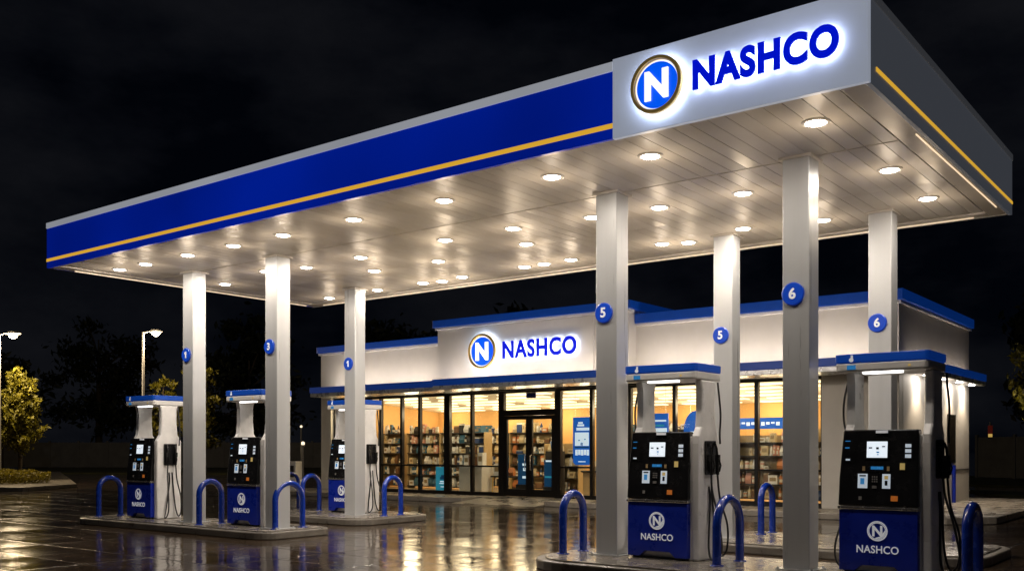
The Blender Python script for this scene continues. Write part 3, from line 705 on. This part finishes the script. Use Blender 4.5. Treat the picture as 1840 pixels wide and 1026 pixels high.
def rack(x0, x1, y, boards, where, cols, depth=.42, htop=2.15, dens=1.0):
    e = empty('shelf_rack', ((x0+x1)/2,y,FZ+.012), 'dark rack of goods '+where, 'shelf', 'shelf racks inside the shop')
    w = (x1-x0)/2
    MB().box(-w,w,depth/2-.03,depth/2,.05,htop-.16).build('back_panel', M['shelf_wood'], e)
    for s in (-1,1): MB().box(s*w-.018,s*w+.018,-depth/2,depth/2,0,htop-.16).build('upright', M['shelf_wood'], e)
    for z in boards:
        MB().box(-w+.02,w-.02,-depth/2-.02,depth/2-.031,z-.028,z).build('shelf', M['shelf_dark'], e)
        x = -w+.1; nxt = [b for b in boards if b > z]
        hmax = (min(nxt)-z-.07) if nxt else .42
        while x < w-.12:
            kind = R.choices(('carton','bottle','jar','snack_bag'), (4,3,2,2))[0]; c = R.choice(cols)
            pw = {'carton': R.choice((.08,.1,.14,.2,.26))*R.uniform(.9,1.1), 'bottle': R.uniform(.075,.11), 'jar': R.uniform(.09,.14), 'snack_bag': R.uniform(.14,.22)}[kind]
            ph = min(hmax, {'carton': R.uniform(.1,.36), 'bottle': R.uniform(.26,.34), 'jar': R.uniform(.14,.24), 'snack_bag': R.uniform(.22,.32)}[kind])
            if x+pw > w-.04: break
            if R.random() < .93*dens:
                o = D.objects.new(kind, PROTO[kind,c]); COL.objects.link(o)
                o.location = ((x0+x1)/2+x+pw/2, y-depth/2+.02+pw*.3+.03, FZ+.012+z+.001); o.scale = (pw, min(pw,.26), ph); o.rotation_euler = (0,0,R.uniform(-.12,.12) if kind != 'carton' else R.uniform(-.05,.05))
                tag(o, '%s %s on the rack %s' % (c, WORD[kind], where), WORD[kind].split()[-1], 'goods on the shelf rack '+where)
            x += pw+R.uniform(.01,.04)
ALLC = list(PCOL)
B5 = [.1,.5,.88,1.27,1.62,1.98]
rack(-26.0,-24.9,25.9,B5,'at the far left end of the windows',['brown','black','cream','navy','white','teal'])
rack(-24.7,-23.1,25.9,B5,'second from left, above the standee',['white','cream','white','teal','pink','black','cream'])
rack(-22.9,-20.9,25.7,B5,'behind the white cabinet',['white','cream','teal','navy','black','white','brown'])
rack(-23.4,-20.7,27.7,B5,'along the back wall left of the doors',['white','cream','teal','white','navy','black'])
rack(-20.5,-18.6,26.6,B5,'seen through the glass doors',['white','cream','cream','navy','brown','teal','orange'])
rack(-18.3,-17.0,25.6,[.1,.5,.88,1.27],'beside the hanging blue poster',['cream','cream','brown','white'],htop=1.75)
rack(-16.9,-13.9,27.4,B5,'along the back wall behind the tall poster',['white','cream','teal','white','navy','brown'])
rack(-13.3,-12.0,25.2,B5,'behind the oval blue window sign',['white','orange','brown','black'])
rack(-11.7,-9.9,24.9,[.1,.48,.86,1.24,1.6],'under the blue header board',['orange','pink','brown','white','cream'],htop=1.95)
rack(-9.7,-8.7,24.9,[.1,.48,.86,1.24,1.6],'at the right end of the windows',['brown','black','navy','white','orange'],htop=2.1)

def board(name, x0, x1, y, z0, z1, lab, cat, mats, rects, th=.04, arch=0, feet=0):
    e = empty(name, ((x0+x1)/2,y,z0), lab, cat)
    w = (x1-x0)/2; h = z1-z0
    if arch: P = [(w*math.cos(rad(a)), h/2+h/2*math.sin(rad(a))) for a in range(0,360,15)]
    else: P = [(-w+.08,0),(w-.08,0),(w,.08),(w,h),(-w,h),(-w,.08)] if not feet else [(-w,0),(w,0),(w,h),(-w,h)]
    MB().prism(P, 'y', 0, th).build('panel', mats[0], e, bevel=.006)
    mb = MB()
    for u0,u1,v0,v1,mi in rects: mb.box(-w+2*w*u0,-w+2*w*u1,-.006,-.001,h*v0,h*v1,mi)
    if rects: mb.build('print', mats[1:], e)
    return e
PB = mat('poster_blue', (.01,.09,.4), .4, emit=(.01,.11,.5), es=.7)
PC = mat('poster_cyan', (.03,.3,.45), .4, emit=(.03,.28,.42), es=.5)
PW = mat('poster_white', (.75,.8,.85), .4, emit=(.7,.85,1), es=.75)
PN = mat('poster_navy', (.015,.08,.2), .4, emit=(.01,.07,.18), es=.3)
e = board('hanging_poster', -15.85,-15.22, GY+.2, 1.12,2.5, 'tall glowing blue poster hanging in the window right of the doors', 'poster', [PB,PW,PN],
      [(.3,.55,.86,.9,0),(.25,.62,.81,.85,0),(.2,.9,.72,.78,0),(.12,.88,.4,.68,0),(.12,.88,.36,.385,1),(.42,.56,.405,.47,1),(.3,.4,.5,.53,1),(.62,.72,.52,.55,1)]+
      [(.14+.155*i,.27+.155*i,.2+.01*(i%2),.32,0) for i in range(5)]+[(.3,.7,.06,.08,0)])
for x in (-.25,.25): MB().tube([(x,.02,1.38),(x,.02,2.2)], .004, 5).build('wire', M['chrome'], e)
e = board('standee', -21.35,-20.72, GY+.35, FZ+.03,1.0, 'small cyan blue standee on the shop floor beside a thick mullion', 'sign', [PC,PW,PN],
      [(.3,.62,.5,.6,1),(.38,.7,.6,.68,1),(.3,.8,.4,.44,0),(.25,.7,.33,.36,0),(.35,.6,.2,.23,0)], feet=1)
MB().box(-.3,.3,-.12,.2,-.028,-.001).build('foot', M['shelf_dark'], e)
e = board('standee', -18.05,-17.55, GY+.45, FZ+.35,1.42, 'narrow navy standee behind the left door leaf', 'sign', [PN,PW,PC], [(.35,.6,.62,.7,0),(.4,.7,.45,.55,0),(.35,.65,.2,.28,0)], feet=1)
MB().box(-.25,.25,-.1,.15,-.335,-.001).build('foot', M['shelf_dark'], e)
e = board('standee', -17.1,-16.45, GY+.5, FZ+.3,1.25, 'wide navy standee behind the right door leaf', 'sign', [PN,PC,PW], [(.05,.95,.33,.4,0),(.5,.75,.62,.66,1),(.5,.8,.54,.58,1),(.1,.9,.93,.99,1)], feet=1)
MB().box(-.3,.3,-.1,.15,-.285,-.001).build('foot', M['shelf_dark'], e)
e = board('hanging_poster', -13.3,-12.74, GY+.2, 1.75,2.55, 'blue and white poster in the window above the middle pump console', 'poster', [PB,PW,M['sticker_o'],PC], [(.06,.94,.03,.5,0),(.1,.8,.55,.62,2),(.2,.9,.72,.78,0),(.55,.75,.1,.25,1)])
for x in (-.2,.2): MB().tube([(x,.02,.8),(x,.02,1.6)], .004, 5).build('wire', M['chrome'], e)
e = board('hanging_poster', -12.3,-11.6, GY+.25, 1.5,2.6, 'oval blue and white hanging sign behind the middle pump', 'sign', [PB,PW], [(.3,.75,.2,.5,0)], arch=1)
for x in (-.15,.15): MB().tube([(x,.02,1.0),(x,.02,1.55)], .004, 5).build('wire', M['chrome'], e)
e = board('header_board', -11.6,-9.95, 24.75, 2.12,2.42, 'blue header board with white squiggles standing on the right shelf rack', 'sign', [PB,PW],
      [(.06+.085*i,.12+.085*i,.3+.08*(i%3),.62,0) for i in range(10)], feet=1)
# white cabinet and counter
e = empty('white_cabinet', (-20.0,24.0,FZ+.012), 'plain white low cabinet inside the window left of the doors', 'cabinet')
MB().box(-.48,.48,-.3,.3,.06,.84).build('body', M['cabinet'], e, bevel=.015); MB().box(-.5,.5,-.32,.32,.842,.88).build('top', M['cabinet'], e, bevel=.01); MB().box(-.44,.44,-.26,.26,0,.059).build('plinth', M['shelf_dark'], e)
for s in (-1,1): MB().box(.02 if s > 0 else -.46, .46 if s > 0 else -.02,-.312,-.301,.1,.8).build('door', M['cabinet'], e, bevel=.004)
for x, w, h, c in ((-20.3,.2,.34,'white'),(-20.05,.3,.36,'brown'),(-19.72,.2,.42,'white')):
    o = D.objects.new('carton', PROTO['carton',c]); COL.objects.link(o); o.location = (x,23.95,FZ+.893); o.scale = (w,.2,h)
    tag(o, ('%s carton standing on the white cabinet ' % c)+{-20.3: 'at its left end', -20.05: 'in the middle', -19.72: 'at its right end'}[x], 'carton', 'cartons on the white cabinet')
e = empty('display_table', (-19.0,24.3,FZ+.012), 'low dark display table with brass legs left of the doors', 'table')
MB().box(-.42,.42,-.3,.3,.52,.57).build('top', M['shelf_dark'], e, bevel=.008)
for sx in (-1,1):
    for sy in (-1,1): MB().tube([(sx*.38,sy*.26,0),(sx*.36,sy*.24,.52)], .02, 8).build('leg', M['gold'], e)
for x, c, k, h in ((-19.25,'white','carton',.38),(-18.95,'white','jar',.2),(-18.72,'orange','snack_bag',.26)):
    o = D.objects.new(k, PROTO[k,c]); COL.objects.link(o); o.location = (x,24.2,FZ+.583); o.scale = (.22,.2,h); tag(o, '%s %s on the low display table with brass legs' % (c, WORD[k]), WORD[k].split()[-1], 'goods on the display table')
e = empty('counter', (-15.2,24.6,FZ+.012), 'dark low counter below the tall hanging poster', 'counter')
MB().box(-.9,.9,-.3,.3,0,.72).build('body', M['shelf_wood'], e, bevel=.01); MB().box(-.95,.95,-.35,.35,.722,.77).build('top', M['shelf_dark'], e, bevel=.01)
for i, (x, c, k) in enumerate(((-15.8,'cream','snack_bag'),(-15.45,'cream','carton'),(-15.0,'brown','jar'),(-14.7,'white','bottle'))):
    o = D.objects.new(k, PROTO[k,c]); COL.objects.link(o); o.location = (x,24.55,FZ+.784); o.scale = (.26,.22,.3) if k != 'bottle' else (.11,.11,.32); tag(o, '%s %s on the dark counter below the hanging poster' % (c, WORD[k]), WORD[k].split()[-1], 'goods on the counter')
# a potted plant on the back shelf seen through the right door
e = empty('potted_plant', (-17.6,25.0,FZ+.012), 'spiky brown plant in a dark pot behind the right door leaf', 'plant')
MB().box(-.22,.22,-.22,.22,0,1.35).build('stand', M['shelf_dark'], e, bevel=.01)
MB().lathe([(.001,1.352),(.12,1.352),(.17,1.65),(.15,1.66),(.13,1.6),(.001,1.6)], n=16).build('pot', PN, e)
lv = MB()
for i in range(40):
    a = R.uniform(0,6.28); rr = R.uniform(.05,.28); h = R.uniform(.25,.75); w = .025
    lv.add([(-w*math.sin(a),w*math.cos(a),1.6),(w*math.sin(a),-w*math.cos(a),1.6),(rr*math.cos(a),rr*math.sin(a),1.6+h)], [(0,1,2)])
lv.build('leaves', M['leaf_d'], e)

# ------------------------------------------------------------------ lamps, trees and the dark surroundings
def street_lamp(x, y, h, lab, rz, energy):
    e = empty('street_lamp', (x,y,0), lab, 'street lamp', rz=rz)
    MB().tube([(0,0,0),(0,0,h*.5),(0,0,h)], .06, 10, rs=[.085,.07,.055]).build('pole', M['pole'], e)
    MB().box(-.18,.18,-.18,.18,0,.05).build('base_plate', M['pole'], e)
    MB().tube([(0,0,h-.05),(.2,0,h+.03),(.45,0,h+.05)], .035, 8).build('arm', M['pole'], e)
    MB().prism([(.3,h+.0),(.85,h+.0),(.9,h+.06),(.78,h+.13),(.42,h+.13)], 'y', -.14,.14).build('lamp_head', M['pole'], e, bevel=.02)
    MB().lathe([(.17,h-.002),(.18,h-.06),(.14,h-.13),(.07,h-.18),(.001,h-.19)], (.6,0,0), 'z', 18).build('lens', M['lamp_glow'], e)
    light('lamp_glow', 'POINT', (.6,0,h-.35), energy, (1,.76,.46), e, shadow_soft_size=.15)
street_lamp(-42.9,19.5,6.5,'tall street lamp rising beside the yellow lit tree at the left edge',rad(37.7),1700)
street_lamp(-41.95,25.7,7.1,'tall street lamp standing above the far left fuel pump',rad(37.7),650)

def crown(c, rad3, n, size, clumps=26, seed=1, shell=.55, cone=0):
    rr = random.Random(seed); mb = MB(); cl = []
    while len(cl) < clumps:
        v = Vector((rr.uniform(-1,1),rr.uniform(-1,1),rr.uniform(-1,1)))
        if not shell < v.length < 1: continue
        if cone: v.x *= 1-.5*cone*(v.z+1)/2*1.3; v.y *= 1-.5*cone*(v.z+1)/2*1.3
        cl.append((Vector((v.x*rad3[0],v.y*rad3[1],v.z*rad3[2])), rr.uniform(.16,.34)))
    for i in range(n):
        cc, cr = rr.choice(cl)
        g = Vector((rr.gauss(0,1),rr.gauss(0,1),rr.gauss(0,.6)))*cr*rad3[0]*.62
        p = Vector(c)+cc+g
        a = Vector((rr.gauss(0,1),rr.gauss(0,1),rr.gauss(0,.7))).normalized(); b = a.orthogonal().normalized(); b.rotate(Matrix.Rotation(rr.uniform(0,6.28),3,a))
        s = size*rr.uniform(.6,1.3); t = a.cross(b)
        mb.add([p-b*s, p+t*s*.42+a*s*.1, p+b*s, p-t*s*.42+a*s*.1], [(0,1,2,3)])
    return mb, cl
def branchy(h, cr, n, size, seed, k=34):
    rr = random.Random(seed); mb = MB(); tips = []
    for i in range(k):
        f = i/(k-1); z0 = h*(.28+.5*f); a = i*2.4+rr.uniform(-.4,.4); ln = cr*(1.15-.62*f)*rr.uniform(.75,1.1)
        el = rad(rr.uniform(22,48)+25*f); d = Vector((math.cos(a)*math.cos(el),math.sin(a)*math.cos(el),math.sin(el)))
        tips.append((Vector((0,0,z0)), d, ln/math.cos(el)*.9))
    for i in range(n):
        o, d, ln = rr.choice(tips); t = rr.uniform(.18,1.03)
        sp = ln*.13*(1.15-t*.75)
        p = o+d*ln*t+Vector((rr.gauss(0,1),rr.gauss(0,1),rr.gauss(0,.8)))*sp
        a = Vector((rr.gauss(0,1),rr.gauss(0,1),rr.gauss(0,.7))).normalized(); b = a.orthogonal().normalized(); b.rotate(Matrix.Rotation(rr.uniform(0,6.28),3,a))
        q = size*rr.uniform(.6,1.3); t2 = a.cross(b)
        mb.add([p-b*q, p+t2*q*.42+a*q*.1, p+b*q, p-t2*q*.42+a*q*.1], [(0,1,2,3)])
    return mb, tips
def branch_tree(x, y, h, cr, lab, leaf, n, size, seed):
    e = empty('tree', (x,y,0), lab, 'tree'); mb, tips = branchy(h, cr, n, size, seed); tr = h*.016
    t = MB().tube([(0,0,0),(.03,.01,h*.3),(-.02,.02,h*.6),(0,0,h*.86)], tr, 9, rs=[tr*1.3,tr,tr*.7,tr*.2])
    for o, d, ln in tips: t.tube([o-Vector((0,0,.15)), o+d*ln*.5, o+d*ln*.95], tr*.3, 5, rs=[tr*.4,tr*.25,tr*.08])
    t.build('trunk', M['bark'], e); mb.build('crown', leaf, e); return e
def tree(x, y, h, cr, lab, leaf, n, size, seed, group=None, trunk=None, shell=.4, cone=0, name='tree'):
    e = empty(name, (x,y,0), lab, 'tree', group)
    zc = h*.62; rz = h*.38
    mb, cl = crown((0,0,zc), (cr,cr,rz), n, size, 30, seed, shell, cone)
    tr = trunk or h*.022
    t = MB().tube([(0,0,0),(.03,.02,zc*.45),(-.02,.03,zc),(0,0,zc+rz*.7)], tr, 9, rs=[tr*1.25,tr,tr*.7,tr*.2])
    for p, _ in cl[:16]:
        z0 = max(zc*.5, zc+p.z*.5-.2*h*.3); t.tube([(0,0,z0),(p.x*.5,p.y*.5,(z0+zc+p.z)/2+.08*h*.3),(p.x,p.y,zc+p.z)], tr*.3, 5, rs=[tr*.45,tr*.3,tr*.1])
    t.build('trunk', M['bark'], e); mb.build('crown', leaf, e)
    return e
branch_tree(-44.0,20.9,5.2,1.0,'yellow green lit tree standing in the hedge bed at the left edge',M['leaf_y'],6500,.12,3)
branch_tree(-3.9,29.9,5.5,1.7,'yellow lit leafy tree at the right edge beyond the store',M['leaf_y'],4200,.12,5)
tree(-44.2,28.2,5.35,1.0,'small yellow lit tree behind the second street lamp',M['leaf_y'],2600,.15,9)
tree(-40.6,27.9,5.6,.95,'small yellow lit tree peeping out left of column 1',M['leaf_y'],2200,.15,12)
# dark belt of trees
protos = []
BG = [(-95,38,11),(-84,47,13),(-79,36,9),(-74,56,14),(-66,50,10),(-66,66,13),(-57,60,12),(-56,74,15),(-47,63,10),(-44,78,13),(-35,72,12),(-30,62,8),
      (-9,66,11),(-5,58,12),(-1,66,13),(3,52,10),(6,60,14),(10,48,11),(14,56,13),(0,46,9)]
for i, (x, y, h) in enumerate(BG):
    side = 'left' if x < -20 else 'right'
    lb = 'dark unlit tree in the black tree belt beyond the %s of the forecourt' % side
    gp = 'dark trees on the '+side
    if i < 3:
        e = tree(x,y,h,h*.36,lb,M['leaf_d'],3400,.34,40+i,gp,shell=.2,name='dark_tree'); protos.append((e,h))
    else:
        p, h0 = protos[i % 3]; e = copy_tree(p); e.location = (x,y,0); s = h/h0; e.scale = (s*R.uniform(.9,1.25),s*R.uniform(.9,1.25),s); e.rotation_euler = (0,0,R.uniform(0,6)); tag(e, lb, 'tree', gp)
# hedge bed at left
plate('kerb_bed', [(-60,19.2),(-38.2,16.4),(-36.2,17.3),(-38.5,20.6),(-60,31)], 0, .16, M['kerb'], .03)['kind'] = 'structure'
e = empty('hedge', (-42.4,19.3,.16), 'low clipped yellow green hedge in the kerbed bed at the left edge', 'hedge')
mb = MB(); rr = random.Random(21)
for i in range(11000):
    u, v = rr.uniform(-1,1), rr.uniform(-1,1)
    if (u*u)**2+(v*v)**2 > 1: continue
    top = .52*(1-.35*max(abs(u),abs(v))**5)+.035*math.sin(u*17)+.03*math.sin(v*9+u*6)
    p = Vector((u*2.6, v*1.3, top*(1-abs(rr.gauss(0,.22))) if rr.random() < .6 else rr.uniform(.02,top)))
    if p.z < .01: continue
    a_ = Vector((rr.gauss(0,1),rr.gauss(0,1),rr.gauss(0,1))).normalized(); b_ = a_.orthogonal().normalized(); q = .055*rr.uniform(.6,1.3); t_ = a_.cross(b_)
    mb.add([p-b_*q, p+t_*q*.5, p+b_*q, p-t_*q*.5], [(0,1,2,3)])
mb.build('foliage', M['leaf_h'], e)
st_ = MB()
for i in range(30):
    x_, y_ = rr.uniform(-2.2,2.2), rr.uniform(-1,1); st_.tube([(x_,y_,0),(x_+rr.uniform(-.1,.1),y_,.38)], .012, 5)
st_.build('stems', M['bark'], e)
# fences
def fence(x0, y0, x1, y1, h, lab):
    L_ = math.hypot(x1-x0,y1-y0); e = empty('fence', (x0,y0,0), lab, 'fence', rz=math.atan2(y1-y0,x1-x0))
    n = int(L_/2.4)
    for i in range(n):
        MB().box(i*2.4+.08,i*2.4+2.32,-.03,.03,.08,h).build('panel', M['fence'], e); MB().box(i*2.4-.08,i*2.4+.078,-.07,.07,0,h+.12).build('post', M['fence'], e)
fence(-86,34,-52,58,2.1,'pale panel fence in the dark beyond the left of the forecourt')
fence(-12,56,14,40,2.2,'pale panel fence in the dark beyond the right of the store')
# small far lights and roadside bits
def garden_lamp(x, y, h, lab, energy=25):
    e = empty('lamp_post', (x,y,0), lab, 'lamp', 'small far lamps')
    MB().tube([(0,0,0),(0,0,h)], .05, 8).build('pole', M['pole'], e)
    MB().lathe([(.001,h-.02),(.06,h),(.075,h+.07),(.05,h+.12),(.001,h+.14)], n=14).build('globe', M['small_glow'], e)
M['small_glow'] = mat('small_lamp_glow', (.9,.85,.7), .3, emit=(1,.8,.55), es=1.6)
garden_lamp(-31.3,26.4,1.75,'short lamp post glowing beyond the pumps, left of the store')
garden_lamp(-69,32.9,1.9,'small far lamp post seen beyond the left hedge')
garden_lamp(-47.0,39.5,2.9,'small warm lamp glowing among trees left of the store')
e = empty('road_sign', (-13.1,64.6,0), 'tiny far lit sign of red and yellow panels right of the store', 'sign')
MB().tube([(0,0,0),(0,0,3.2)], .06, 8).build('pole', M['pole'], e)
MB().box(-.12,.12,-.08,.08,2.5,3.0).build('red_panel', mat('sign_red', (.5,.03,.02), .4, emit=(.5,.04,.02), es=.04), e); MB().box(-.1,.1,-.1,.06,1.75,2.49).build('yellow_panel', mat('sign_yellow', (.8,.5,.1), .4, emit=(.9,.6,.15), es=.5), e)
e = empty('service_cabinet', (-26.9,22.2,0), 'squat white air and water cabinet beyond the left pumps', 'cabinet', rz=rad(20))
MB().box(-.28,.28,-.22,.22,.08,1.15).build('body', M['cabinet'], e, bevel=.03); MB().box(-.32,.32,-.26,.26,0,.079).build('plinth', M['concrete'], e); MB().box(-.2,.2,-.228,-.221,.6,1.0).build('panel', M['shelf_dark'], e); 
e = empty('hoop_bollard', (-24.3,20.0,0), 'distant blue hoop bollard by the white service cabinet', 'bollard', 'blue hoop bollards')
hoop(.6).build('hoop', M['bollard_blue'], e)
for s in (-1,1): MB().lathe([(.085,0),(.085,.012),(.06,.016)], (0,s*.3,0), 'z', 16).build('foot_flange', M['bollard_blue'], e)

# ------------------------------------------------------------------ sky, added fill light, camera
w = D.worlds.new('World'); scene.world = w; w.use_nodes = True
N = w.node_tree.nodes; L = w.node_tree.links; bg = N['Background']
tc = N.new('ShaderNodeTexCoord'); n = N.new('ShaderNodeTexNoise'); n.inputs['Scale'].default_value = 3.2; n.inputs['Detail'].default_value = 7; n.inputs['Roughness'].default_value = .58
mp = N.new('ShaderNodeMapping'); mp.inputs['Scale'].default_value = (1,1,2.2); L.new(tc.outputs['Generated'], mp.inputs[0]); L.new(mp.outputs[0], n.inputs['Vector'])
r = N.new('ShaderNodeValToRGB'); r.color_ramp.elements[0].position = .42; r.color_ramp.elements[1].position = .68
r.color_ramp.elements[0].color = (.0005,.0009,.0021,1); r.color_ramp.elements[1].color = (.0056,.006,.0078,1)
L.new(n.outputs['Fac'], r.inputs['Fac']); L.new(r.outputs[0], bg.inputs['Color']); bg.inputs['Strength'].default_value = 1
fill_sun = light('night_fill', 'SUN', (0,0,30), .03, (.7,.8,1)); fill_sun.data.angle = rad(2); fill_sun.rotation_euler = (rad(40),rad(35),0)  # faint directional light added to lift the dark end fascia and surroundings

cam = D.cameras.new('camera'); co = D.objects.new('camera', cam); COL.objects.link(co); scene.camera = co
co.location = (0,0,1.586); co.rotation_euler = (rad(90),0,rad(37.7))
cam.sensor_width = 36; cam.lens = 1744/1840*36; cam.shift_y = (806-513)/1840; cam.clip_end = 2000

scene.view_settings.view_transform = 'Standard'; scene.view_settings.look = 'None'; scene.view_settings.exposure = 0; scene.view_settings.gamma = 1
cy = scene.cycles
cy.use_denoising = True; cy.use_light_tree = True; cy.max_bounces = 7; cy.diffuse_bounces = 3; cy.glossy_bounces = 4; cy.transparent_max_bounces = 12
cy.sample_clamp_indirect = 6; cy.sample_clamp_direct = 40; cy.use_adaptive_sampling = True; cy.adaptive_threshold = .015; cy.caustics_reflective = False
